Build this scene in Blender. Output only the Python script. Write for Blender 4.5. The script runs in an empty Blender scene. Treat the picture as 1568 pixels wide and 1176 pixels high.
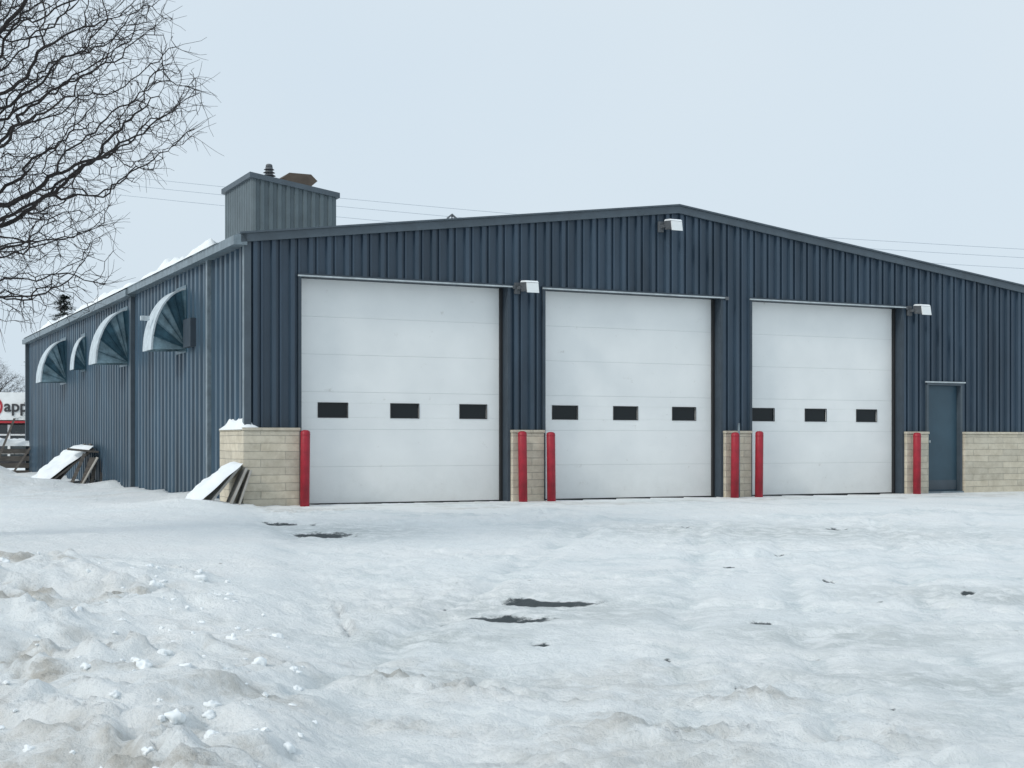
import bpy, bmesh, math, random
import numpy as np
from mathutils import Vector, noise, Matrix
random.seed(7); rng=np.random.default_rng(5)
S=bpy.context.scene
COL=S.collection
S.view_settings.view_transform='Standard'
S.view_settings.look='None'
S.view_settings.exposure=0

# ------------------------------------------------------------ materials
def mat(name, base, rough=0.7, metal=0.0, var=0.0, vscale=3.0, bump=0.0, bscale=30.0, dark=None, stretch=(1,1,1), spec=0.5):
    m=bpy.data.materials.new(name); m.use_nodes=True
    nt=m.node_tree; N=nt.nodes; L=nt.links
    b=N['Principled BSDF']
    b.inputs['Base Color'].default_value=(*base,1)
    b.inputs['Roughness'].default_value=rough
    b.inputs['Metallic'].default_value=metal
    b.inputs['Specular IOR Level'].default_value=spec
    tc=N.new('ShaderNodeTexCoord'); mp=N.new('ShaderNodeMapping'); mp.inputs['Scale'].default_value=stretch
    L.new(tc.outputs['Object'],mp.inputs['Vector'])
    if var>0:
        n=N.new('ShaderNodeTexNoise'); n.inputs['Scale'].default_value=vscale; n.inputs['Detail'].default_value=8; n.inputs['Roughness'].default_value=.65
        L.new(mp.outputs[0],n.inputs['Vector'])
        r=N.new('ShaderNodeValToRGB'); r.color_ramp.elements[0].position=.3; r.color_ramp.elements[1].position=.7
        d=dark if dark else tuple(c*(1-var) for c in base)
        r.color_ramp.elements[0].color=(*d,1)
        r.color_ramp.elements[1].color=(*[min(1,c*(1+var*.6)) for c in base],1)
        L.new(n.outputs['Fac'],r.inputs['Fac']); L.new(r.outputs['Color'],b.inputs['Base Color'])
    if bump>0:
        n2=N.new('ShaderNodeTexNoise'); n2.inputs['Scale'].default_value=bscale; n2.inputs['Detail'].default_value=6
        L.new(mp.outputs[0],n2.inputs['Vector'])
        bp=N.new('ShaderNodeBump'); bp.inputs['Strength'].default_value=bump; bp.inputs['Distance'].default_value=.02
        L.new(n2.outputs['Fac'],bp.inputs['Height']); L.new(bp.outputs[0],b.inputs['Normal'])
    return m

M_wall=mat('slate_blue_siding',(.036,.062,.092),.42,0,.38,1.2,.1,8,stretch=(1,1,.25))
M_side=mat('weathered_blue_siding',(.036,.076,.115),.38,.0,.6,1.6,.1,8,stretch=(1,1,.15))
M_trim=mat('slate_trim',(.065,.088,.108),.5,0,.2,4)
M_pent=mat('penthouse_siding',(.085,.115,.13),.5,0,.2,3)
M_eave=mat('galvanised_eave',(.20,.25,.28),.45,.3,.35,5)
M_jamb=mat('jamb_dark',(.035,.052,.07),.6,0,.2,4)
M_drip=mat('drip_cap_pale',(.45,.50,.52),.6,0,.3,6)
M_galv=mat('galvanised_sheet',(.24,.35,.40),.3,.5,.55,5,.2,6)
M_galvd=mat('galvanised_sheet_dull',(.06,.13,.17),.3,.5,.5,5,.2,6)
M_white=mat('white_duct',(.52,.59,.63),.45,0,.3,6)
M_red=mat('red_paint',(.33,.010,.026),.5,0,.35,5,.1,30)
M_glass=mat('dark_glass',(.008,.012,.014),.12,0,spec=.3)
M_rubber=mat('rubber',(.015,.016,.018),.7,0)
M_mandoor=mat('blue_steel_door',(.035,.075,.105),.45,0,.15,2)
M_lamp=mat('lamp_lens',(.75,.78,.78),.35,0)
M_lampd=mat('lamp_housing',(.10,.11,.12),.5,0,.2,8)
M_brown=mat('brown_hood',(.11,.085,.065),.7,0,.3,6)
M_wood=mat('weathered_wood',(.15,.135,.12),.85,0,.45,5,.3,20,stretch=(1,1,6))
M_ply=mat('weathered_plywood',(.40,.39,.36),.85,0,.3,3,.2,20)
M_bark=mat('bark',(.024,.020,.020),.9,0,.35,8)
M_needle=mat('spruce_needles',(.03,.05,.042),.9,0,.5,3)
M_snowobj=mat('snow_cap',(.86,.90,.915),.75,0,.06,3,.35,14)
M_wire=mat('cable',(.38,.43,.48),.7)
M_int=mat('interior_dark',(.02,.02,.022),.9)

def stone():
    m=bpy.data.materials.new('split_face_block'); m.use_nodes=True
    nt=m.node_tree;N=nt.nodes;L=nt.links;b=N['Principled BSDF'];b.inputs['Roughness'].default_value=.9
    tc=N.new('ShaderNodeTexCoord'); sp=N.new('ShaderNodeSeparateXYZ'); L.new(tc.outputs['Object'],sp.inputs[0])
    ad=N.new('ShaderNodeMath'); ad.operation='ADD'; L.new(sp.outputs[0],ad.inputs[0]); L.new(sp.outputs[1],ad.inputs[1])
    cb=N.new('ShaderNodeCombineXYZ'); L.new(ad.outputs[0],cb.inputs[0]); L.new(sp.outputs[2],cb.inputs[1])
    nd=N.new('ShaderNodeTexNoise'); nd.inputs['Scale'].default_value=3; L.new(tc.outputs['Object'],nd.inputs['Vector'])
    ms=N.new('ShaderNodeVectorMath'); ms.operation='MULTIPLY_ADD'; L.new(nd.outputs['Color'],ms.inputs[0]); ms.inputs[1].default_value=(.05,.022,0); L.new(cb.outputs[0],ms.inputs[2])
    br=N.new('ShaderNodeTexBrick'); L.new(ms.outputs[0],br.inputs['Vector'])
    br.inputs['Scale'].default_value=1; br.inputs['Brick Width'].default_value=.8; br.inputs['Row Height'].default_value=.125
    br.inputs['Mortar Size'].default_value=.006; br.inputs['Mortar Smooth'].default_value=.8
    br.inputs['Color1'].default_value=(.66,.60,.48,1); br.inputs['Color2'].default_value=(.54,.50,.41,1); br.inputs['Mortar'].default_value=(.40,.38,.32,1)
    n=N.new('ShaderNodeTexNoise'); n.inputs['Scale'].default_value=6; n.inputs['Detail'].default_value=9; n.inputs['Roughness'].default_value=.7
    L.new(tc.outputs['Object'],n.inputs['Vector'])
    mx=N.new('ShaderNodeMix'); mx.data_type='RGBA'; mx.blend_type='MULTIPLY'; mx.inputs[0].default_value=.6
    r=N.new('ShaderNodeValToRGB'); r.color_ramp.elements[0].position=.3; r.color_ramp.elements[0].color=(.6,.57,.52,1); r.color_ramp.elements[1].position=.6
    L.new(n.outputs['Fac'],r.inputs['Fac']); L.new(br.outputs['Color'],mx.inputs[6]); L.new(r.outputs['Color'],mx.inputs[7]); L.new(mx.outputs[2],b.inputs['Base Color'])
    sb=N.new('ShaderNodeMath'); sb.operation='SUBTRACT'; L.new(n.outputs['Fac'],sb.inputs[0])
    hf=N.new('ShaderNodeMath'); hf.operation='MULTIPLY'; hf.inputs[1].default_value=.5; L.new(br.outputs['Fac'],hf.inputs[0]); L.new(hf.outputs[0],sb.inputs[1])
    bp=N.new('ShaderNodeBump'); bp.inputs['Strength'].default_value=.7; bp.inputs['Distance'].default_value=.03
    L.new(sb.outputs[0],bp.inputs['Height']); L.new(bp.outputs[0],b.inputs['Normal'])
    return m
M_stone=stone()

def doorw():
    m=bpy.data.materials.new('white_door_steel'); m.use_nodes=True
    nt=m.node_tree;N=nt.nodes;L=nt.links;b=N['Principled BSDF'];b.inputs['Roughness'].default_value=.45
    tc=N.new('ShaderNodeTexCoord')
    n=N.new('ShaderNodeTexNoise'); n.inputs['Scale'].default_value=1.3; n.inputs['Detail'].default_value=8; L.new(tc.outputs['Object'],n.inputs['Vector'])
    r=N.new('ShaderNodeValToRGB'); r.color_ramp.elements[0].position=.3; r.color_ramp.elements[0].color=(.74,.76,.755,1); r.color_ramp.elements[1].position=.65; r.color_ramp.elements[1].color=(.81,.825,.815,1)
    L.new(n.outputs['Fac'],r.inputs['Fac'])
    n2=N.new('ShaderNodeTexNoise'); n2.inputs['Scale'].default_value=4.5; n2.inputs['Detail'].default_value=10; n2.inputs['Roughness'].default_value=.75; L.new(tc.outputs['Object'],n2.inputs['Vector'])
    r2=N.new('ShaderNodeValToRGB'); r2.color_ramp.elements[0].position=.62; r2.color_ramp.elements[0].color=(0,0,0,1); r2.color_ramp.elements[1].position=.74; r2.color_ramp.elements[1].color=(.6,.6,.6,1)
    L.new(n2.outputs['Fac'],r2.inputs['Fac'])
    mx=N.new('ShaderNodeMix'); mx.data_type='RGBA'; L.new(r2.outputs['Color'],mx.inputs[0]); L.new(r.outputs['Color'],mx.inputs[6]); mx.inputs[7].default_value=(.40,.38,.34,1)
    sp=N.new('ShaderNodeSeparateXYZ'); L.new(tc.outputs['Object'],sp.inputs[0])
    mr=N.new('ShaderNodeMapRange'); mr.inputs[1].default_value=.9; mr.inputs[2].default_value=0; mr.inputs[3].default_value=0; mr.inputs[4].default_value=.5; L.new(sp.outputs[2],mr.inputs[0])
    ml=N.new('ShaderNodeMath'); ml.operation='MULTIPLY'; L.new(mr.outputs[0],ml.inputs[0]); L.new(n2.outputs['Fac'],ml.inputs[1])
    mx2=N.new('ShaderNodeMix'); mx2.data_type='RGBA'; L.new(ml.outputs[0],mx2.inputs[0]); L.new(mx.outputs[2],mx2.inputs[6]); mx2.inputs[7].default_value=(.42,.41,.38,1)
    L.new(mx2.outputs[2],b.inputs['Base Color'])
    bp=N.new('ShaderNodeBump'); bp.inputs['Strength'].default_value=.15; bp.inputs['Distance'].default_value=.02; L.new(n.outputs['Fac'],bp.inputs['Height']); L.new(bp.outputs[0],b.inputs['Normal'])
    return m
M_door=doorw()
M_seam=mat('door_seam',(.55,.57,.57),.6)

# ------------------------------------------------------------ helpers
def mesh_obj(name, verts, faces, m, parent=None, smooth=False, matidx=None, mats=None):
    me=bpy.data.meshes.new(name); me.from_pydata([tuple(v) for v in verts],[],faces); me.update()
    o=bpy.data.objects.new(name,me); COL.objects.link(o)
    for mm in (mats or [m]): me.materials.append(mm)
    if matidx is not None: me.polygons.foreach_set('material_index',matidx)
    if smooth: me.polygons.foreach_set('use_smooth',[True]*len(me.polygons))
    if parent: o.parent=parent
    return o
def box(name,x0,x1,y0,y1,z0,z1,m,parent=None,bev=0.0):
    v=[(x0,y0,z0),(x1,y0,z0),(x1,y1,z0),(x0,y1,z0),(x0,y0,z1),(x1,y0,z1),(x1,y1,z1),(x0,y1,z1)]
    f=[(3,2,1,0),(4,5,6,7),(0,1,5,4),(1,2,6,5),(2,3,7,6),(3,0,4,7)]
    o=mesh_obj(name,v,f,m,parent)
    if bev>0:
        b=o.modifiers.new('bev','BEVEL'); b.width=bev; b.segments=2
    return o
def prism(name,prof,ax,a0,a1,m,parent=None):
    n=len(prof)
    if ax=='y': v=[(p[0],a0,p[1]) for p in prof]+[(p[0],a1,p[1]) for p in prof]
    else: v=[(a0,p[0],p[1]) for p in prof]+[(a1,p[0],p[1]) for p in prof]
    f=[tuple(range(n)),tuple(range(2*n-1,n-1,-1))]+[(i,i+n,(i+1)%n+n,(i+1)%n) for i in range(n)]
    o=mesh_obj(name,v,f,m,parent)
    bm=bmesh.new(); bm.from_mesh(o.data); bmesh.ops.recalc_face_normals(bm,faces=bm.faces); bm.to_mesh(o.data); bm.free()
    return o
def cyl(name,x,y,z0,z1,r,m,parent=None,seg=20,r2=None,dome=False):
    r2=r if r2 is None else r2
    prof=[(r,z0),(r2,z1)]
    if dome: prof=[(r,z0),(r,z1-.5*r),(r*.85,z1-.2*r),(r*.5,z1-.04*r),(0.001,z1)]
    v=[];f=[]
    for (rr,zz) in prof:
        for i in range(seg):
            a=2*math.pi*i/seg; v.append((x+rr*math.cos(a),y+rr*math.sin(a),zz))
    for k in range(len(prof)-1):
        for i in range(seg):
            j=(i+1)%seg; f.append((k*seg+i,k*seg+j,(k+1)*seg+j,(k+1)*seg+i))
    f.append(tuple((len(prof)-1)*seg+i for i in range(seg)))
    f.append(tuple(reversed(range(seg))))
    o=mesh_obj(name,v,f,m,parent)
    for p in o.data.polygons: p.use_smooth = len(p.vertices)==4
    return o
def empty(name,loc=(0,0,0),rz=0):
    e=bpy.data.objects.new(name,None); COL.objects.link(e); e.location=loc; e.rotation_euler=(0,0,rz); e.empty_display_size=.2; return e

# ------------------------------------------------------------ garage building
TH=math.atan2(.438,.899)
AX,AY=-3.388,23.0
cT,sT=math.cos(TH),math.sin(TH)
def loc2w(u,v): return (AX+u*cT-v*sT, AY+u*sT+v*cT)
def w2loc(x,y):
    dx,dy=x-AX,y-AY
    return dx*cT+dy*sT, -dx*sT+dy*cT
B=empty('garage_building',(AX,AY,0),TH)
U0,U1,DEP=-.874,19.0,24.6
def H(u): return 5.29-.126*abs(u-7.08)
OPEN=[(0.0,3.66,3.66),(4.386,8.02,3.66),(8.718,12.30,3.66),(12.93,13.86,2.2)]

def profile(a,b,per=.305,phase=0.0,kind=0):
    pts=[]
    k=math.floor((a-phase)/per)-1
    while phase+k*per<b+per:
        s=phase+k*per; q=per/.305
        if kind==0: P=((0,0),(.115,0),(.13,-.055),(.195,-.055),(.21,-.004),(.25,-.004),(.26,-.038),(.29,-.038))
        else: P=((0,0),(.12,0),(.15,-.05),(.27,-.05))
        for d,o in P: pts.append((s+d*q,o))
        k+=1
    pts=[p for p in pts if a<p[0]<b]
    return pts
def interp(pts,x):
    for i in range(len(pts)-1):
        if pts[i][0]<=x<=pts[i+1][0]:
            t=(x-pts[i][0])/max(1e-9,pts[i+1][0]-pts[i][0]); return pts[i][1]*(1-t)+pts[i+1][1]*t
    return 0
def corr_front():
    pts=profile(U0,U1)
    br=[U0,U1]+[o[0] for o in OPEN]+[o[1] for o in OPEN]+[7.08]
    full=profile(U0-1,U1+1)
    pts+= [(x,interp(full,x)) for x in br]
    pts.sort()
    v=[];f=[]
    for i in range(len(pts)-1):
        (a,oa),(b,ob)=pts[i],pts[i+1]
        if b-a<1e-6: continue
        mid=(a+b)/2; z0=-.4
        for o in OPEN:
            if o[0]<mid<o[1]: z0=o[2]
        n=len(v)
        v+=[(a,oa,z0),(b,ob,z0),(b,ob,H(b)-.05),(a,oa,H(a)-.05)]
        f.append((n,n+1,n+2,n+3))
    return mesh_obj('front_wall',v,f,M_wall,B)
corr_front()
def corr_side(name,v0,v1,u,outs,z1,m,z0=-.4,ph=0):
    full=profile(v0-1,v1+1,phase=ph,kind=1)
    pts=[p for p in full if v0<p[0]<v1]+[(v0,interp(full,v0)),(v1,interp(full,v1))]
    pts.sort(); v=[];f=[]
    for i in range(len(pts)-1):
        (a,oa),(b,ob)=pts[i],pts[i+1]
        if b-a<1e-6: continue
        n=len(v)
        v+=[(u+outs*(-oa)*1.0,a,z0),(u+outs*(-ob),b,z0),(u+outs*(-ob),b,z1),(u+outs*(-oa),a,z1)]
        f.append((n+1,n,n+3,n+2))
    return mesh_obj(name,v,f,m,B)
corr_side('side_wall_near',0.0,2.1,U0,-1,4.2,M_side)
corr_side('side_wall_mid',2.1,8.45,U0-.03,-1,4.2,M_side,ph=.1)
corr_side('side_wall_rear',8.45,DEP,U0-.06,-1,4.2,M_side,ph=.05)
box('corner_trim',U0-.055,U0+.05,-.06,.04,-.4,4.24,M_trim,B)
box('corner_flashing',U0-.062,U0-.056,-.055,.04,1.3,4.2,M_eave,B)
box('side_post_near',U0-.12,U0-.02,2.04,2.16,-.4,4.2,M_eave,B)
box('side_post_mid',U0-.16,U0-.02,8.36,8.48,-.4,4.2,M_trim,B)
box('side_post_far',U0-.2,U0-.02,DEP-.1,DEP+.02,-.4,4.2,M_trim,B)
box('rear_wall',U0,U1,DEP,DEP+.1,-.4,4.2,M_wall,B)
box('right_wall',U1,U1+.1,.0,DEP,-.4,H(U1)-.1,M_wall,B)
box('interior_partition',U0+.2,U1-.2,1.2,1.3,-.4,3.75,M_int,B)
prism('rear_gable',[(U0,4.2),(U1,H(U1)-.1),(7.08,5.2)],'y',DEP,DEP+.1,M_wall,B)
def roof(name,ua,ub):
    za,zb=H(ua)+.0,H(ub)+.0
    return prism(name,[(ua,za-.08),(ub,zb-.08),(ub,zb-.01),(ua,za-.01)],'y',-.02,DEP+.15,M_snowobj,B)
roof('roof_snow_left',U0-.06,7.08); roof('roof_snow_right',7.08,U1+.1)
def rake(name,ua,ub,t0,t1,y0,y1,m):
    return prism(name,[(ua,H(ua)+t0),(ub,H(ub)+t0),(ub,H(ub)+t1),(ua,H(ua)+t1)],'y',y0,y1,m,B)
rake('rake_fascia_left',U0-.12,7.08,-.13,.0,-.10,-.060,M_trim); rake('rake_fascia_right',7.08,U1+.1,-.13,.0,-.10,-.060,M_trim)
rake('rake_cap_left',U0-.14,7.08,.002,.03,-.13,.06,M_trim); rake('rake_cap_right',7.08,U1+.1,.002,.03,-.13,.06,M_trim)
prism('side_eave_fascia',[(U0-.24,4.10),(U0-.02,4.10),(U0-.02,4.29),(U0-.12,4.29),(U0-.24,4.24)],'y',-.10,8.3,M_eave,B)
prism('side_eave_fascia_rear',[(U0-.28,4.06),(U0-.02,4.06),(U0-.02,4.27),(U0-.12,4.27),(U0-.28,4.2)],'y',8.302,DEP+.1,M_eave,B)
def lumpy_strip(name,x0,x1,y0,y1,z,h,nx,ny,par,seed,thr=0.0,fr=2.2,am=1.1,pw=2.5):
    v=[];f=[]
    for j in range(ny+1):
        for i in range(nx+1):
            a=i/nx;bb=j/ny
            x=x0+(x1-x0)*a;y=y0+(y1-y0)*bb
            e=max(0,1-abs(2*a-1)**pw)*min(1,min(bb,1-bb)*12)
            if pw<2.4: e=max(0,1-abs(2*a-1)**2)*max(0,1-abs(2*bb-1)**2)
            nn=noise.fractal(Vector((x*fr+seed,y*fr,seed)),1,2,4)
            hh=h*e*max(0,.55+nn*am-thr)
            v.append((x,y,z+hh-(.015 if e<.01 else 0)))
    for j in range(ny):
        for i in range(nx):
            n=j*(nx+1)+i; f.append((n,n+1,n+nx+2,n+nx+1))
    return mesh_obj(name,v,f,M_snowobj,par,True)
lumpy_strip('eave_snow',U0-.27,U0+.5,.8,DEP,4.25,.20,10,340,B,3.3,.10,fr=2.2,am=1.3)

# overhead doors
def garage_door(nm,a,b,fr):
    v0=.2
    n=6; sh=3.66/n
    for i in range(n):
        z0=i*sh+(0.015 if i==0 else .002); z1=(i+1)*sh-.002
        if i!=2:
            box(f'{nm}_section_{i}',a,b,v0,v0+.05,z0,z1,M_door,B,.003)
        else:
            wins=[]
            for c in fr:
                cc=a+(b-a)*c; wins.append((cc-.25,cc+.25))
            zz0,zz1=1.415,1.65
            box(f'{nm}_section_2a',a,b,v0,v0+.05,z0,zz0,M_door,B)
            box(f'{nm}_section_2b',a,b,v0,v0+.05,zz1,z1,M_door,B)
            xs=[a]+[w for p in wins for w in p]+[b]
            for k in range(0,len(xs),2):
                box(f'{nm}_stile_{k}',xs[k],xs[k+1],v0,v0+.05,zz0+.001,zz1-.001,M_door,B)
            for k,(p,q) in enumerate(wins):
                box(f'{nm}_pane_{k}',p,q,v0+.02,v0+.03,zz0,zz1,M_glass,B)
                for (x0,x1,zA,zB) in ((p-.010,q+.010,zz1-.004,zz1+.008),(p-.010,q+.010,zz0-.008,zz0+.004),(p-.010,p+.004,zz0+.0045,zz1-.0045),(q-.004,q+.010,zz0+.0045,zz1-.0045)):
                    box(f'{nm}_wframe',x0,x1,v0-.008,v0-.001,zA,zB,M_rubber,B)
        if i: box(f'{nm}_seam_{i}',a,b,v0+.004,v0+.052,i*sh-.004,i*sh+.004,M_seam,B)
    box(f'{nm}_backing',a,b,v0+.054,v0+.06,0,3.66,M_int,B)
    box(f'{nm}_bottom_seal',a,b,v0-.005,v0+.04,-.06,.014,M_rubber,B)
for k,(a,b,t) in enumerate(OPEN[:3]):
    fr=[(.168,.512,.855),(.143,.483,.825),(.122,.465,.812)][k]
    garage_door(f'overhead_door_{k}',a,b,fr)
    box(f'jamb_right_{k}',b,b+.05,-.06,.27,-.1,t,M_jamb,B)
    box(f'jamb_left_{k}',a-.05,a,-.06,.27,-.1,t,M_jamb,B)
    box(f'header_{k}',a-.05,b+.05,-.06,.27,t,t+.05,M_jamb,B)
    box(f'drip_cap_{k}',a-.06,b+.10,-.085,-.061,t-.002,t+.022,M_drip,B)
    box(f'stop_right_{k}',b-.045,b-.001,.14,.198,0,t-.002,M_rubber,B)
    box(f'drip_end_{k}',b+.08,b+.15,-.10,-.087,t-.03,t+.03,M_lampd,B)
a,b,t=OPEN[3]
box('man_door',a+.05,b-.05,.05,.09,.03,t-.05,M_mandoor,B,.005)
box('man_door_frame_left',a,a+.048,-.06,.12,-.1,t,M_trim,B); box('man_door_frame_right',b-.048,b,-.06,.12,-.1,t,M_trim,B)
box('man_door_frame_head',a,b,-.063,.12,t-.049,t+.002,M_trim,B)
box('man_door_drip',a-.05,b+.06,-.09,-.064,t,t+.025,M_drip,B)
box('man_door_sill',a,b,-.1,.12,-.1,.028,M_eave,B)
box('man_door_kickplate',a+.07,b-.07,.044,.049,.06,.25,M_trim,B)
cyl('man_door_knob',a+.13,.02,1.0,1.05,.03,M_drip,B); box('man_door_back',a,b,.13,.14,0,t,M_int,B)

def stonewall(nm,u0,u1,v0,v1,z1):
    box(nm,u0,u1,v0,v1,-.4,z1-.05,M_stone,B,.015)
    box(nm+'_cap',u0-.01,u1+.01,v0-.015,v1,z1-.049,z1,M_stone,B,.01)
stonewall('stone_corner',U0-.10,-.052,-.14,-.0,1.24)
stonewall('stone_return',U0-.10,U0-.001,.001,1.3,1.235)
stonewall('stone_pier_a',3.715,4.333,-.12,-.001,1.22)
stonewall('stone_pier_b',8.075,8.665,-.12,-.001,1.22)
stonewall('stone_pier_c',12.355,12.926,-.12,-.001,1.22)
stonewall('stone_right',13.865,U1+.05,-.12,-.001,1.22)
lumpy_strip('stone_snow',U0-.13,U0+.20,-.14,1.3,1.225,.42,12,20,B,1.3,-.1,fr=1.6,am=.5,pw=2)

def hood(k,v,wd,out,zb,ht):
    us=U0-.03 if v<8.4 else U0-.06
    n=7
    arc=[(us-out*math.cos(math.pi/2*i/28), zb+ht*math.sin(math.pi/2*i/28)) for i in range(29)]
    V=[];F=[]
    for (x,z) in arc: V+=[(x,v-.015,z),(x,v+wd+.015,z),(us-(us-x)*.95,v+wd+.015,zb+(z-zb)*.97),(us-(us-x)*.95,v-.015,zb+(z-zb)*.97)]
    for i in range(28):
        p=4*i;q=p+4
        for a_,b_ in ((0,1),(1,2),(2,3),(3,0)): F.append((p+a_,q+a_,q+b_,p+b_))
    F.append((0,1,2,3))
    mesh_obj(f'gooseneck_duct_{k}_rim',V,F,M_white,B)
    for side,vv in ((0,v),(1,v+wd)):
        V=[];F=[];MI=[]
        for g in range(n):
            i0=g*4;i1=i0+4
            c=(us-.02,zb+.02)
            off=(-.02 if side==0 else .02)
            pts=[(c[0],vv,c[1])]+[(us-(us-arc[i][0])*.96,vv+(off if i==i0 else 0),zb+(arc[i][1]-zb)*.975) for i in range(i0,i1+1)]
            b0=len(V); V+=pts
            for q in range(1,len(pts)-1): F.append((b0,b0+q,b0+q+1)); MI.append((0,1,0,0,1,1,0)[(g+k*2)%7] )
        mesh_obj(f'gooseneck_duct_{k}_cheek_{side}',V,F,None,B,mats=[M_galv,M_galvd],matidx=MI)
    for g in range(1,n):
        an=math.pi/2*g/n
        p0=Vector((us-.02,v-.024,zb+.02)); p1=Vector((us-out*.93*math.cos(an),v-.024,zb+ht*.95*math.sin(an))); d=(p1-p0).normalized(); w=Vector((-d.z,0,d.x))*.005
        mesh_obj(f'gooseneck_duct_{k}_seam',[p0-w,p1-w,p1+w,p0+w],[(0,1,2,3)],M_galvd,B)
    box(f'gooseneck_duct_{k}_flange',us-.06,us-.001,v-.05,v+wd+.05,zb-.04,zb+ht+.05,M_galvd,B)
hood(0,3.75,.70,.68,2.67,1.13)
hood(1,8.95,.8,.72,2.68,1.18)
hood(2,14.2,.5,.34,2.80,.85)
hood(3,17.2,.85,.70,2.6,1.15)
box('duct_outlet_bracket',U0-.85,U0-.70,3.9,4.0,3.2,3.28,M_white,B)
box('vent_panel',U0-.18,U0-.081,3.0,3.55,2.7,3.2,M_jamb,B)

def pent():
    u0,u1,v0,v1=-.22,1.28,2.0,3.8
    zt=lambda u:5.60-.15*(u-u0)
    def strip(a,b,fn,nm,m):
        pp=[(x*.5,o) for x,o in profile(a/.5-1,b/.5+1,kind=1)]
        pts=sorted([p for p in pp if a<p[0]<b]+[(a,0),(b,0)]); v=[];f=[]
        for i in range(len(pts)-1):
            n=len(v); (x,o),(y,q)=pts[i],pts[i+1]
            v+=[fn(x,o*.6,0),fn(y,q*.6,0),fn(y,q*.6,1),fn(x,o*.6,1)]; f.append((n,n+1,n+2,n+3))
        mesh_obj(nm,v,f,m,B)
    strip(u0,u1,lambda x,o,k:(x,v0+o,4.2 if k==0 else zt(x)),'penthouse_front',M_pent)
    strip(v0,v1,lambda x,o,k:(u0+o*.3,x,4.2 if k==0 else zt(u0)),'penthouse_left',M_pent)
    strip(v0,v1,lambda x,o,k:(u1-o,x,4.2 if k==0 else zt(u1)),'penthouse_right',M_pent)
    strip(u0,u1,lambda x,o,k:(x,v1-o,4.2 if k==0 else zt(x)),'penthouse_back',M_pent)
    prism('penthouse_cap',[(u0-.06,zt(u0-.06)-.05),(u1+.06,zt(u1+.06)-.05),(u1+.06,zt(u1+.06)+.04),(u0-.06,zt(u0-.06)+.04)],'y',v0-.06,v1+.06,M_trim,B)
    c=(.25,2.6)
    z=zt(.25)
    cyl('vent_pipe',c[0],c[1],z,z+.14,.07,M_lampd,B)
    for i in range(4):
        cyl(f'vent_louvre_{i}',c[0],c[1],z+.14+i*.055,z+.165+i*.055,.13-.012*i,M_lampd,B,r2=.085-.01*i)
    cyl('vent_core',c[0],c[1],z+.14,z+.35,.065,M_lampd,B); cyl('vent_top',c[0],c[1],z+.35,z+.41,.06,M_lampd,B,dome=True)
    z=zt(.8)
    prism('exhaust_hood',[(.5,z+.08),(.92,z+.08),(1.08,z+.22),(.96,z+.33),(.56,z+.33),(.45,z+.24)],'y',2.4,3.0,M_brown,B)
    box('exhaust_base',.6,.9,2.5,2.9,z-.05,z+.08,M_lampd,B)
pent()
def flood(k,u,z,s=1):
    v=-.05
    box(f'wall_light_{k}_plate',u-.18,u-.08,v-.05,v,z-.09,z+.1,M_lampd,B,.005)
    box(f'wall_light_{k}_arm',u-.15,u-.09,v-.18,v-.051,z-.02,z+.03,M_lampd,B)
    prism(f'wall_light_{k}_head',[(v-.36,z-.07),(v-.33,z+.08),(v-.12,z+.10),(v-.12,z+.02),(v-.16,z-.06)],'x',u-.12,u+.12,M_lampd,B)
    prism(f'wall_light_{k}_lens',[(v-.385,z-.095),(v-.355,z+.075),(v-.332,z+.07),(v-.362,z-.09)],'x',u-.11,u+.11,M_lamp,B)
    prism(f'wall_light_{k}_snow',[(v-.35,z+.082),(v-.31,z+.115),(v-.16,z+.125),(v-.12,z+.102)],'x',u-.12,u+.12,M_snowobj,B)
flood(0,3.96,3.64); flood(1,6.84,4.88); flood(2,12.6,3.60)
cyl('roof_antenna_mast',3.3,1.5,H(3.3)-.05,H(3.3)+.28,.012,M_lampd,B)
prism('roof_antenna_arm',[(3.2,H(3.3)+.22),(3.3,H(3.3)+.3),(3.4,H(3.3)+.22),(3.38,H(3.3)+.2),(3.3,H(3.3)+.27),(3.22,H(3.3)+.2)],'y',1.48,1.52,M_lampd,B)
cyl('stand_pipe',8.32,-.2,0,1.36,.02,M_eave,B)

for k,u in enumerate((-.008,3.857,4.402,8.192,8.731,12.503)):
    x,y=loc2w(u,-.25)
    e=empty('red_bollard',(x,y,0))
    e.rotation_euler=(rng.uniform(-.012,.012),rng.uniform(-.012,.012),TH)
    cyl('post',0,0,-.2,1.20+rng.uniform(-.015,.02),.075,M_red,e,24,dome=True)
    cyl('cap_rim',0,0,1.12,1.135,.078,M_red,e,24)

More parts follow.
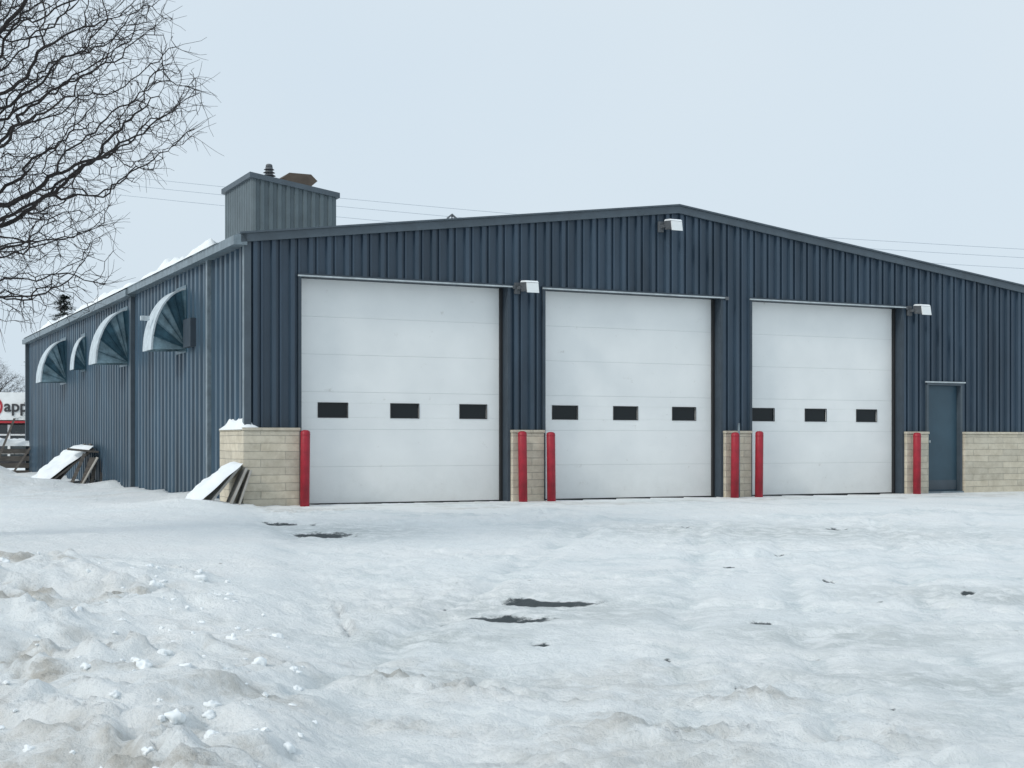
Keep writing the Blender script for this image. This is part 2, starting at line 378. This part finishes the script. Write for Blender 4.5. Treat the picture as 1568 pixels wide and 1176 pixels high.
# ------------------------------------------------------------ leaning boards
def slab(nm,par,p0,p1,width,th,m,wdir):
    p0=Vector(p0);p1=Vector(p1);d=(p1-p0);w=Vector(wdir).normalized()*width;n=d.normalized().cross(w.normalized())*th
    if n.z<0:n=-n
    v=[p0,p1,p1+w,p0+w,p0+n,p1+n,p1+w+n,p0+w+n]
    return mesh_obj(nm,v,[(0,3,2,1),(4,5,6,7),(0,1,5,4),(1,2,6,5),(2,3,7,6),(3,0,4,7)],m,par)
def snow_blanket(nm,par,p0,p1,width,wdir,th,seed):
    p0=Vector(p0);p1=Vector(p1);w=Vector(wdir).normalized()*width;n=(p1-p0).normalized().cross(w.normalized())
    if n.z<0:n=-n
    NX,NY=22,22;V=[];F=[]
    for j in range(NY+1):
        for i in range(NX+1):
            a=i/NX;b=j/NY
            e=(1-abs(2*a-1)**4)*(1-abs(2*b-1)**4)
            q=p0+(p1-p0)*a+w*b
            h=th*(e**.5)*(1+.7*noise.fractal(q*2.5+Vector((seed,0,0)),1,2,3))
            ed=Vector((noise.noise(q*3),noise.noise(q*3+Vector((5,5,5))),0))*.05
            V.append(q+n*h+ed)
    for j in range(NY):
        for i in range(NX):
            k=j*(NX+1)+i;F.append((k,k+1,k+NX+2,k+NX+1))
    return mesh_obj(nm,V,F,M_snowobj,par,True)
L1=empty('lumber_pile',(*loc2w(U0-.1,12.2),-.1),TH)
for i in range(7):
    y=.05+i*.3; t=.95+.12*math.sin(i*2.1)
    slab(f'board_{i}',L1,(-1.25-.15*math.cos(i*3),y,-.05),(-.12,y+.05*math.sin(i),t),.2,.04,M_wood,(0,1,0))
for i in range(4):
    slab(f'prop_{i}',L1,(-.8+.24*i,-.1-.05*i,-.05),(-.40+.12*i+.03*(i%2),.0,.85-.1*i),.08+.04*(i%2),.05,M_wood,(1,0,0))
slab('plywood_panel',L1,(-.55,-.32,-.05),(-.08,-.24,.75),.30,.02,M_ply,(0,1,.05))
slab('prop_top',L1,(-.75,-.06,.93),(-.05,-.03,.86),.12,.05,M_wood,(0,1,0))
snow_blanket('snow',L1,(-1.5,.02,-.02),(-.15,-.0,1.03),2.0,(0,1,0),.14,2)
L2=empty('leaning_planks',(*loc2w(U0-.10,-.35),0),TH)
slab('board_0',L2,(-.68,.0,-.08),(-.06,.1,.62),.85,.035,M_ply,(.12,1,0))
slab('board_1',L2,(-.30,-.06,-.08),(.02,.0,.60),.5,.035,M_ply,(.12,1,0))
slab('board_2',L2,(-.17,-.10,-.08),(.07,-.06,.57),.35,.025,M_ply,(.12,1,0))
snow_blanket('snow',L2,(-1.0,-.08,-.12),(-.05,.04,.68),1.0,(.12,1,0),.12,5)
L3=empty('wood_crate',(-15.9,44.5,-.05),.4)
for i in range(4):
    box(f'slat_{i}',-1.2,1.2,-.4,-.36,.05+i*.22,.2+i*.22,M_wood,L3)
for x in (-1.2,-.1,1.1): box('upright',x,x+.1,-.35,.4,0,.95,M_wood,L3)
for i in range(6):
    slab(f'loose_{i}',L3,(-1.4+i*.55,-.8,0),(-.8+i*.6,-.45,1.1+.35*(i%3)),.07,.04,M_wood,(1,0,0))
snow_blanket('snow',L3,(-1.3,-.45,.95),(1.3,-.45,.95),.9,(0,1,0),.2,9)

# ------------------------------------------------------------ ground
def sst(a,b,x):
    t=(x-a)/(b-a)
    t=0 if t<0 else (1 if t>1 else t)
    return t*t*(3-2*t)
def lin(x,X,Y):
    if x<=X[0]: return Y[0]
    for i in range(len(X)-1):
        if x<=X[i+1]: return Y[i]+(Y[i+1]-Y[i])*(x-X[i])/(X[i+1]-X[i])
    return Y[-1]
EY=[0,6,10,13,17.5,20.6,23,30]; EX=[-.2,-.55,-1.17,-1.76,-2.65,-3.55,-4.5,-7]
ASP=[(-2.34,17.75,.42,.42),(.33,11.7,.50,.24),(-.12,10.65,.46,.24),(.19,9.5,.09,.10),(1.85,10.6,.16,.11),(-3.0,19.4,.45,.2),(-.5,11.4,.06,.1),(2.9,13.2,.08,.1),(4.4,19.5,.16,.24),(5.2,18.4,.12,.2),(3.3,9.0,.05,.05),(2.4,9.2,.04,.05),(3.0,16.,.10,.12),(-1.35,9.9,.10,.06),(4.8,15.2,.22,.09),(4.0,12.6,.08,.07),(1.3,8.1,.05,.04),(2.0,7.6,.04,.03),(3.7,8.6,.06,.04),(2.3,19.5,.14,.14),(-1.5,15.5,.07,.08),(.95,9.0,.05,.05),(2.7,7.5,.05,.04),(3.0,11.8,.06,.06),(2.2,14.5,.07,.08)]
GREY=[(-2.1,18.3,1.1,1.4),(.2,11.3,1.4,1.2),(2.3,10.0,1.1,.7),(3.6,18.8,3.0,1.5),(-.5,9.7,.9,.4),(2.6,8.4,1.4,.5),(4.2,12.4,1.4,.6)]
TR=[((.5,6.3),(3.5,7.25),.05,.05),((.9,6.05),(3.7,6.95),.055,.055),((1.4,5.95),(3.9,6.7),.055,.04),((-.3,10.1),(5.2,10.4),.10,.045),((-.3,9.9),(5.2,10.05),.07,.03),((.2,9.6),(5,8.7),.09,.04),((1.2,20.5),(-1.4,6.0),.12,.045),((2.8,21),(.6,5.8),.13,.04),((3.9,21.5),(1.4,6),.12,.035),((5.5,22),(2.2,6),.14,.04),((7.5,24),(3.0,6.5),.14,.035),((-.5,13.3),(6,13.6),.12,.04),((-1.2,12.3),(4.5,11.2),.10,.04),((-1.0,14.9),(6,16.2),.14,.04),((-1.78,13.2),(-1.08,9.7),.024,.085),((-1.3,8.4),(1.2,7.4),.12,.05),((1.0,7.9),(4,8.6),.07,.04),((1.0,7.7),(4,8.35),.07,.03),((-.6,7.4),(2.2,6.2),.07,.05)]
def tract(x,y):
    s=0;k=0
    for (p,q,w,d) in TR:
        dx,dy=q[0]-p[0],q[1]-p[1];l2=dx*dx+dy*dy
        t=((x-p[0])*dx+(y-p[1])*dy)/l2
        if t<-.05 or t>1.05: continue
        l=math.sqrt(l2);ds=abs((x-p[0])*dy-(y-p[1])*dx)/l
        if ds>1: continue
        ds=abs(ds+(.14 if w>.046 else .03)*noise.noise(Vector((x*.5,y*.5,p[0]))))
        br=.3+.7*sst(-.2,.2,noise.noise(Vector((x*1.5,y*1.5,p[1]))))
        en=sst(-.05,.1,t)*sst(1.05,.9,t)*br
        e=math.exp(-(ds/w)**2)*en
        s-=d*e*.8; s+=d*.45*math.exp(-((ds-2*w)/w)**2)*en
        k=max(k,e*min(1,d/.03))
    return s,k
def ground(x,y):
    u,v=w2loc(x,y)
    z=.025*max(-30,min(0,v))
    A=D=K=0
    near = (-16<x<16 and 1<y<45)
    inb = (u>U0 and v>.15 and v<DEP)
    if inb: return z-.06,0,0,0
    if near:
        P=Vector((x,y,0))
        xe=lin(y,EY,EX)+.15*noise.noise(Vector((x*.4,y*.6,9)))
        m=sst(0,.55,xe-x)
        wallf=sst(0,1.2,max(-v,0) if u>U0-.2 else max(U0-u,0)+.0)
        z+=.09*m*sst(24,19,y)
        z+=.035*noise.fractal(P*.55,1,2,3)*(.25+.75*wallf)
        tr=sst(-.2,.25,noise.noise(P*.45+Vector((11,0,3))))
        if y<24:
            z+=.030*noise.fractal(P*2.6+Vector((5,2,0)),.6,2,6)*(.35+.65*wallf)*(.4+1.0*tr)*(1-.6*m*sst(13,15,y))
            fp,_=noise.voronoi(P*2.9+Vector((noise.noise(P*2),noise.noise(P*2+Vector((3,3,3))),0))*.5,distance_metric='DISTANCE')
            z-=.026*max(0,1-(fp[0]/.33)**2)*tr*sst(-.1,.2,noise.noise(P*.9+Vector((1,6,3))))*(1-m)*wallf
        xl=lin(y,[4,6,8.5,12.5,14.5],[-.1,-.7,-1.3,-2.5,-4.2])
        Lm=sst(-.35,.8,xl-x+.25*noise.noise(P*.9))*sst(14.4,11.8,y)
        Mm=sst(-1.0,1.4,(2.4-.12*(y-6))-x)*sst(10.5,7.8,y)
        if Lm>0 or Mm>0:
            q=P+Vector((noise.noise(P*1.9),noise.noise(P*1.9+Vector((7,3,1))),0))*.22
            f1=noise.fractal(q*.85+Vector((3,8,0)),1,2,3)
            d4,_=noise.voronoi(q*3.6,distance_metric='DISTANCE')
            e4,_=noise.voronoi(q*8+Vector((4,0,0)),distance_metric='DISTANCE')
            ch=max(0,1-(d4[0]/.62)**2); ch2=max(0,1-(e4[0]/.58)**2)
            gate=sst(-.15,.25,noise.fractal(q*1.2+Vector((0,0,4)),1,2,3))
            rough=noise.fractal(q*5.0,.5,2,6)
            tb=noise.turbulence(q*2.2+Vector((2,4,6)),4,True)
            z+=Lm*(.05+.12*f1+.06*ch*(.25+.75*gate)+.035*ch2*gate+(.015+.028*gate)*rough+.045*(tb-.6))+Lm*.16*sst(-2.6,-4.2,x)
            ridge=math.exp(-((y-(8.0-.10*(x+1)+.35*noise.noise(P*.8)))/.2)**2)+.8*math.exp(-((y-(7.0-.05*(x+1)+.35*noise.noise(P*.9)))/.17)**2)
            z+=Mm*(1-.7*Lm)*(.035*f1+.022*ch*gate+.016*ch2*gate+.020*rough+.045*ridge*(.2+gate)*(.7+rough))
            low=sst(.12,-.25,f1+.4*rough-.3*ch+.15)
            D=max(D,Lm*low*1.0*(.4+.6*gate),Mm*ridge*.85*(.3+.7*gate),(Lm+Mm)*.45*sst(.0,.5,noise.fractal(q*.9+Vector((9,9,2)),1,2,4)))
        t,k=tract(x,y) if y<23 else (0,0)
        z+=t; K=max(K,k)
        for (ax,ay,rx,ry) in ASP:
            dx=(x-ax)/rx
            if abs(dx)>2.5: continue
            dy=(y-ay-.12*dx*rx)/ry; r2=dx*dx+dy*dy
            if r2<5: A=max(A,math.exp(-r2*.9))
        for (ax,ay,rx,ry) in GREY:
            r2=((x-ax)/rx)**2+((y-ay)/ry)**2
            if r2<4:
                g=math.exp(-r2); K=max(K,g); D=max(D,.35*g)
        z-=.025*sst(.25,.7,A)
        K=max(K,.65*sst(.0,.45,noise.fractal(Vector((x*.5+3,y*.9,4)),1,2,5))*(1-m))
        if u<U0:
            z+=.16*math.exp(-((u-U0)/.9)**2)*sst(0,3,v)*(.5+noise.noise(P*.8))
            z+=.10*math.exp(-(((u+1.9)/1.0)**2+((v+.2)/.9)**2))
            z+=.5*max(0,noise.fractal(P*.4+Vector((2,2,2)),1,2,4)+.18)*sst(3,12,v)*sst(-1.4,-3.0,u)
            D=max(D,.3*sst(.0,.5,noise.fractal(P*.8,1,2,4))*sst(1,4,v))
        if u>U0 and v>-1.4: D=max(D,.5*sst(-.2,.4,noise.fractal(P*1.3,1,2,4)))
    return z,A,D,K
ys=[-60,-30,-12,-4,0,1.5,3.0]; y=4.2
while y<25: ys.append(y); y*=1.0038 if y<13 else 1.005
while y<900: ys.append(y); y*=1.012 if y<60 else 1.08
xs=list(np.arange(-5.2,5.4,.032)); s=.045;x=xs[-1]
while x<900: x+=s; s*=1.04; xs.append(x)
s=.045;x=-5.2;l=[]
while x>-900: x-=s; s*=1.04; l.append(x)
xs=l[::-1]+xs
nx,ny=len(xs),len(ys)
V=np.empty((ny*nx,3));C=np.zeros((ny*nx,4),dtype=np.float32);k=0
for yy in ys:
    for xx in xs:
        z,a_,d_,k_=ground(xx,yy); V[k]=(xx,yy,z); C[k]=(a_,d_,k_,1); k+=1
me=bpy.data.meshes.new('snowy_ground')
idx=np.arange(ny*nx).reshape(ny,nx)
F=np.stack([idx[:-1,:-1],idx[:-1,1:],idx[1:,1:],idx[1:,:-1]],-1).reshape(-1,4)
me.vertices.add(len(V)); me.vertices.foreach_set('co',V.ravel())
me.loops.add(F.size); me.loops.foreach_set('vertex_index',F.ravel().astype(np.int32))
me.polygons.add(len(F)); me.polygons.foreach_set('loop_start',np.arange(0,F.size,4,dtype=np.int32))
me.update(calc_edges=True); me.validate()
me.polygons.foreach_set('use_smooth',[True]*len(F))
ca=me.color_attributes.new('masks','FLOAT_COLOR','POINT'); ca.data.foreach_set('color',C.ravel())
G=bpy.data.objects.new('snowy_ground',me); COL.objects.link(G)
def gmat():
    m=bpy.data.materials.new('ploughed_snow'); m.use_nodes=True
    nt=m.node_tree;N=nt.nodes;L=nt.links;b=N['Principled BSDF'];b.inputs['Roughness'].default_value=.7; b.inputs['Specular IOR Level'].default_value=.3
    tc=N.new('ShaderNodeTexCoord'); at=N.new('ShaderNodeAttribute'); at.attribute_name='masks'
    sp=N.new('ShaderNodeSeparateColor'); L.new(at.outputs['Color'],sp.inputs[0])
    def nz(sc,det=8,ro=.6):
        n=N.new('ShaderNodeTexNoise'); n.inputs['Scale'].default_value=sc; n.inputs['Detail'].default_value=det; n.inputs['Roughness'].default_value=ro; L.new(tc.outputs['Object'],n.inputs['Vector']); return n
    def math_(op,a,b_):
        q=N.new('ShaderNodeMath'); q.operation=op
        for i,t in enumerate((a,b_)):
            if isinstance(t,(int,float)): q.inputs[i].default_value=t
            else: L.new(t,q.inputs[i])
        return q.outputs[0]
    def mix(f,c1,c2):
        q=N.new('ShaderNodeMix'); q.data_type='RGBA'
        if isinstance(f,float): q.inputs[0].default_value=f
        else: L.new(f,q.inputs[0])
        for i,c in ((6,c1),(7,c2)):
            if isinstance(c,tuple): q.inputs[i].default_value=(*c,1)
            else: L.new(c,q.inputs[i])
        return q.outputs[2]
    def ramp(v,a,b_,lo=0,hi=1):
        q=N.new('ShaderNodeMapRange'); q.interpolation_type='SMOOTHSTEP'; q.inputs[1].default_value=a;q.inputs[2].default_value=b_;q.inputs[3].default_value=lo;q.inputs[4].default_value=hi; L.new(v,q.inputs[0]); return q.outputs[0]
    n1=nz(.6);n2=nz(5,10,.7);n3=nz(26,6,.7)
    base=mix(ramp(n1.outputs['Fac'],.3,.7),(.87,.91,.915),(.92,.94,.935))
    pk=math_('MULTIPLY',sp.outputs[2],ramp(n2.outputs['Fac'],.38,.58))
    base=mix(math_('MULTIPLY',pk,.7),base,(.60,.675,.695))
    dt=math_('MULTIPLY',sp.outputs[1],ramp(n2.outputs['Fac'],.3,.62))
    base=mix(math_('MULTIPLY',dt,.9),base,(.50,.48,.43))
    v=N.new('ShaderNodeTexVoronoi'); v.inputs['Scale'].default_value=2.3; L.new(tc.outputs['Object'],v.inputs['Vector'])
    spk=math_('MULTIPLY',ramp(v.outputs['Distance'],.06,.02),ramp(n1.outputs['Fac'],.46,.54))
    base=mix(math_('MULTIPLY',spk,.6),base,(.22,.21,.19))
    am=math_('ADD',sp.outputs[0],math_('MULTIPLY',math_('SUBTRACT',n2.outputs['Fac'],.5),1.5))
    am=math_('MULTIPLY',ramp(am,.42,.66),ramp(sp.outputs[0],.08,.3))
    base=mix(am,base,(.06,.075,.08))
    L.new(base,b.inputs['Base Color'])
    h=math_('ADD',math_('MULTIPLY',n2.outputs['Fac'],1.0),math_('MULTIPLY',n3.outputs['Fac'],.3))
    bp=N.new('ShaderNodeBump'); bp.inputs['Strength'].default_value=.9; bp.inputs['Distance'].default_value=.07; L.new(h,bp.inputs['Height']); L.new(bp.outputs[0],b.inputs['Normal'])
    return m
me.materials.append(gmat())

def chunks():
    V=[];F=[]
    bm=bmesh.new(); bmesh.ops.create_icosphere(bm,subdivisions=3,radius=1)
    bv=[v.co.copy() for v in bm.verts]; bf=[[v.index for v in f.verts] for f in bm.faces]; bm.free()
    for i in range(170):
        y=random.uniform(5.6,12.6); x=lin(y,[5,8.5,12.6],[-.7,-1.4,-2.7])-abs(random.gauss(0,1.2))+.15
        r=random.choice([.012,.015,.02,.02,.028,.035])*random.uniform(.7,1.2)
        z=ground(x,y)[0]; o=Vector((random.random()*50,i,0)); sc=Vector((random.uniform(.8,1.3),random.uniform(.8,1.2),random.uniform(.6,.9)))
        n=len(V)
        for c in bv:
            d=1+.6*noise.fractal(c*1.1+o,.7,2,4)
            V.append(Vector((c.x*sc.x,c.y*sc.y,c.z*sc.z))*r*d+Vector((x,y,z)))
        F+= [[a+n for a in f] for f in bf]
    mesh_obj('snow_chunks',V,F,M_snowobj,None,True)
chunks()

# ------------------------------------------------------------ bare tree (space colonisation)
def colonise(seed,center,rad,trunk_pts,N=2600,step=.11,kill=.20,zmin=2.3,iters=140,xmin=None,maxn=17000):
    r=np.random.default_rng(seed)
    P=r.normal(size=(N*4,3)); P/=np.linalg.norm(P,axis=1)[:,None]; P*=(r.random((N*4,1))**(1/2.8))
    an=np.arctan2(P[:,2],P[:,0]); P*= (1+.08*np.sin(an*5+1)+.06*np.sin(an*9+2.3))[:,None]
    P=P*rad+center
    keep=P[:,2]>zmin
    if xmin is not None: keep&=(P[:,0]>xmin)|(r.random(len(P))<.25)
    P=P[keep][:N]
    nodes=[np.array(p,float) for p in trunk_pts]; par=[-1]+list(range(len(trunk_pts)-1))
    arr=np.array(nodes)
    D=np.linalg.norm(P[:,None]-arr[None],axis=2); near=D.argmin(1); nd=D.min(1)
    alive=np.ones(len(P),bool)
    for it in range(iters):
        if alive.sum()<10: break
        idx=np.where(alive)[0]; nn=near[idx]
        dirs=P[idx]-np.array(nodes)[nn]; dirs/=np.linalg.norm(dirs,axis=1)[:,None]
        uniq,inv=np.unique(nn,return_inverse=True)
        sm=np.zeros((len(uniq),3)); np.add.at(sm,inv,dirs)
        new=[];np_=[]
        for u_,s_ in zip(uniq,sm):
            l_=np.linalg.norm(s_)
            if l_<1e-3: s_=r.normal(size=3);l_=np.linalg.norm(s_)
            d=s_/l_+r.normal(size=3)*.28+np.array([0,0,-.05]); d/=np.linalg.norm(d)
            new.append(nodes[u_]+d*step); np_.append(int(u_))
        b0=len(nodes); nodes+=new; par+=np_
        na=np.array(new); PA=P[idx]
        D=((PA[:,None]-na[None])**2).sum(2)**.5; mi=D.min(1); am=D.argmin(1)
        up=mi<nd[idx]; nd[idx[up]]=mi[up]; near[idx[up]]=am[up]+b0
        alive&=nd>kill
        if len(nodes)>maxn: break
    return nodes,par,r
def tree_mesh(name,nodes,par,r,tip=.0040,twigs=1.0,ex=2.1,rmax=.2):
    n=len(nodes); ch=[0]*n
    for i in range(1,n): ch[par[i]]+=1
    V=[];F=[]
    def tube(p,q,ra,rb,s=4):
        d=(q-p); L_=math.sqrt(d@d)
        if L_<1e-5: return
        d=d/L_; a=np.array([d[1]*.8-d[2]*.5,d[2]*.3-d[0]*.8,d[0]*.5-d[1]*.3]); a/=math.sqrt(a@a)+1e-9; b=np.array([d[1]*a[2]-d[2]*a[1],d[2]*a[0]-d[0]*a[2],d[0]*a[1]-d[1]*a[0]]); n0=len(V)
        for (c,rr) in ((p,ra),(q,rb)):
            for k in range(s):
                t=2*math.pi*k/s; V.append(c+(a*math.cos(t)+b*math.sin(t))*rr)
        for k in range(s): F.append((n0+k,n0+(k+1)%s,n0+s+(k+1)%s,n0+s+k))
    w=np.zeros(n)
    for i in range(n-1,0,-1):
        if ch[i]==0: w[i]=1
        w[par[i]]+=w[i]
    R=np.minimum(rmax,tip*np.maximum(w,1)**(1/ex))
    for i in range(1,n):
        p=par[i]; rp=min(R[p],R[i]*1.6)
        tube(nodes[p],nodes[i],rp,R[i],8 if R[i]>.03 else (5 if R[i]>.012 else 3))
    for i in range(1,n):
        if w[i]<=10 and r.random()<(.75 if w[i]<=3 else .35)*twigs:
            d=nodes[i]-nodes[par[i]]; d/=np.linalg.norm(d)
            for _ in range(1+(ch[i]==0)):
                e=d*.9+r.normal(size=3)*.6; e/=np.linalg.norm(e)
                p=nodes[i]; ln=r.uniform(.12,.42)/4
                rr=tip*.8
                for k in range(4):
                    e=e+r.normal(size=3)*.18+np.array([0,0,-.04]); e/=np.linalg.norm(e)
                    q=p+e*ln; tube(p,q,rr,rr*.86,3); rr*=.86
                    if k==1 and r.random()<.6:
                        g=e+r.normal(size=3)*.6; g/=np.linalg.norm(g); tube(p,p+g*ln*2.0,rr,rr*.6,3)
                    p=q
    return mesh_obj(name,V,F,M_bark,None,False)
T=[(-7.3,15,-.6),(-7.28,15,.2),(-7.25,15,1.0),(-7.2,14.98,1.7),(-7.1,14.95,2.2),(-7.0,14.95,2.5)]
nodes,par,r=colonise(11,np.array([-6.6,15.0,4.75]),np.array([3.15,2.4,3.0]),T,N=6600,step=.095,kill=.135,zmin=2.35,xmin=-7.4)
tree=tree_mesh('bare_tree',nodes,par,r)
t2=bpy.data.objects.new('bare_tree.001',tree.data); COL.objects.link(t2)
t2.location=(-33+7.0,88-15,-.3); t2.scale=(1.0,1.0,.85)
def spruce(nm,x,y,h,rb):
    V=[];F=[];MI=[]
    for i in range(8):
        a=2*math.pi*i/8; V.append((.16*math.cos(a),.16*math.sin(a),0))
    V.append((0,0,h))
    for i in range(8): F.append((i,(i+1)%8,8)); MI.append(1)
    r=random.Random(3)
    z=.8
    while z<h-.15:
        R=rb*(1-z/h)**.85*r.uniform(.7,1.1)+.06
        for k in range(9):
            a=r.uniform(0,2*math.pi); L_=R*r.uniform(.6,1.2)
            for s in range(10):
                t=(s+.5)/10; px=L_*t; pz=z-.35*px+.12*px*t
                for q in range(3):
                    c=Vector((px*math.cos(a),px*math.sin(a),pz))+Vector((r.gauss(0,.09),r.gauss(0,.09),r.gauss(0,.06)))
                    d=Vector((math.cos(a+r.gauss(0,.6)),math.sin(a+r.gauss(0,.6)),r.uniform(-.5,.2)))*r.uniform(.12,.28)
                    w=d.cross(Vector((0,0,1))).normalized()*.05
                    n=len(V); V+=[c-w,c+w,c+d]; F.append((n,n+1,n+2)); MI.append(0)
        z+=r.uniform(.22,.36)
    o=mesh_obj(nm,V,F,None,None,mats=[M_needle,M_bark],matidx=MI); o.location=(x,y,-.2); return o
spruce('spruce_tree',-21.8,70,8.6,4.0)

# ------------------------------------------------------------ shop in the background
SB=empty('shop_building',(-25.2,70,-.1),.12)
M_sw=mat('shop_white',(.78,.80,.80),.6,0,.1,2); M_sg=mat('shop_glass',(.04,.05,.055),.15); M_sr=mat('shop_red',(.4,.02,.03),.5); M_sd=mat('shop_dark',(.04,.04,.045),.7)
box('body',-12,6,.3,14,0,3.2,M_sd,SB); box('fascia',-12.1,6.1,-.3,.29,2.2,3.55,M_sw,SB,.02)
box('fascia_stripe',-12.12,6.12,-.32,.28,2.06,2.16,M_sr,SB)
box('roof',-12.05,6.05,.3,14,3.2,3.4,M_snowobj,SB)
box('glazing',-11.8,5.8,.2,.28,.3,1.98,M_sg,SB); box('plinth',-12,6,.1,.29,0,.29,M_sd,SB)
for i in range(18): box(f'mullion_{i}',-11.9+i*1.04,-11.78+i*1.04,.1,.19,.3,1.98,M_sw,SB)
box('transom',-11.9,5.9,.12,.185,1.45,1.53,M_sw,SB); box('sill_rail',-11.9,5.9,.12,.185,.55,.63,M_sw,SB)
tc_=bpy.data.curves.new('sign_lettering','FONT'); tc_.body='apple'; tc_.size=.8; tc_.extrude=.02; tc_.offset=.012
to=bpy.data.objects.new('sign_lettering',tc_); COL.objects.link(to); to.parent=SB; to.location=(.50,-.33,2.62); to.rotation_euler=(math.pi/2,0,0); tc_.materials.append(M_sd)
V=[];F=[]
for i in range(13):
    a=-math.pi/2+math.pi*i/12
    for rr in (.26,.42): V.append((.15+rr*math.cos(a)*.7,-.33,2.85+rr*math.sin(a)))
for i in range(12): F.append((2*i,2*i+1,2*i+3,2*i+2))
mesh_obj('sign_logo',V,F,M_sr,SB)

PL=empty('power_line',(0,0,0))
def wire(nm,p,q,sag,rad):
    c=bpy.data.curves.new(nm,'CURVE'); c.dimensions='3D'; c.bevel_depth=rad; c.bevel_resolution=1
    s=c.splines.new('POLY'); n=30; s.points.add(n)
    for i in range(n+1):
        t=i/n; z=p[2]*(1-t)+q[2]*t-sag*4*t*(1-t); s.points[i].co=(p[0]*(1-t)+q[0]*t,p[1]*(1-t)+q[1]*t,z,1)
    o=bpy.data.objects.new(nm,c); COL.objects.link(o); o.parent=PL; c.materials.append(M_wire)
for i,dz in enumerate((0,-.35,-.8)):
    wire(f'wire_{i}',(-40,62,15.2+dz),(8,60,9.9+dz),.3,.010); wire(f'wire_r_{i}',(8,60,9.9+dz),(60,58,7.0+dz),.2,.010)
for i,(x,y,h) in enumerate(((-40,62,15.6),(8,60,10.0),(60,58,8.))):
    if i!=1: cyl(f'pole_{i}',x,y,-.5,h,.16,M_wood,PL,12,r2=.11)
cyl('pole_mid',8,60,-.5,9.7,.12,M_wood,PL,12,r2=.1)

# ------------------------------------------------------------ world, sun, camera
W=bpy.data.worlds.new('World'); S.world=W; W.use_nodes=True
nt=W.node_tree;N=nt.nodes;L=nt.links;bg=N['Background']
sky=N.new('ShaderNodeTexSky'); sky.sky_type='NISHITA'; sky.sun_disc=False
SE=math.radians(36)
sky.sun_elevation=SE; sky.dust_density=4; sky.air_density=1.0
tc=N.new('ShaderNodeTexCoord'); n=N.new('ShaderNodeTexNoise'); n.inputs['Scale'].default_value=1.6; n.inputs['Detail'].default_value=4; n.inputs['Roughness'].default_value=.45
L.new(tc.outputs['Generated'],n.inputs['Vector'])
r=N.new('ShaderNodeValToRGB'); r.color_ramp.elements[0].position=.3; r.color_ramp.elements[0].color=(.66,.79,.91,1); r.color_ramp.elements[1].position=.7; r.color_ramp.elements[1].color=(.76,.855,.925,1)
L.new(n.outputs['Fac'],r.inputs['Fac'])
vm=N.new('ShaderNodeVectorMath'); vm.operation='SCALE'; vm.inputs[3].default_value=10; L.new(r.outputs['Color'],vm.inputs[0])
mx=N.new('ShaderNodeMix'); mx.data_type='RGBA'; mx.inputs[0].default_value=.9; L.new(sky.outputs[0],mx.inputs[6]); L.new(vm.outputs[0],mx.inputs[7])
L.new(mx.outputs[2],bg.inputs['Color']); bg.inputs['Strength'].default_value=.1
sl=bpy.data.lights.new('sun','SUN'); sl.energy=1.45; sl.angle=math.radians(11); sl.color=(1,.95,.88)
so=bpy.data.objects.new('sun',sl); COL.objects.link(so)
az=math.radians(228); d=Vector((math.sin(az)*math.cos(SE),math.cos(az)*math.cos(SE),math.sin(SE)))
sky.sun_rotation=az
so.rotation_euler=d.to_track_quat('Z','Y').to_euler()
cd=bpy.data.cameras.new('camera'); co=bpy.data.objects.new('camera',cd); COL.objects.link(co); S.camera=co
cd.sensor_width=36; cd.lens=36*2200/1568; cd.shift_y=90/1568; cd.clip_end=3000; cd.clip_start=.1
co.location=(0,0,1.0); co.rotation_euler=(math.pi/2,0,0)
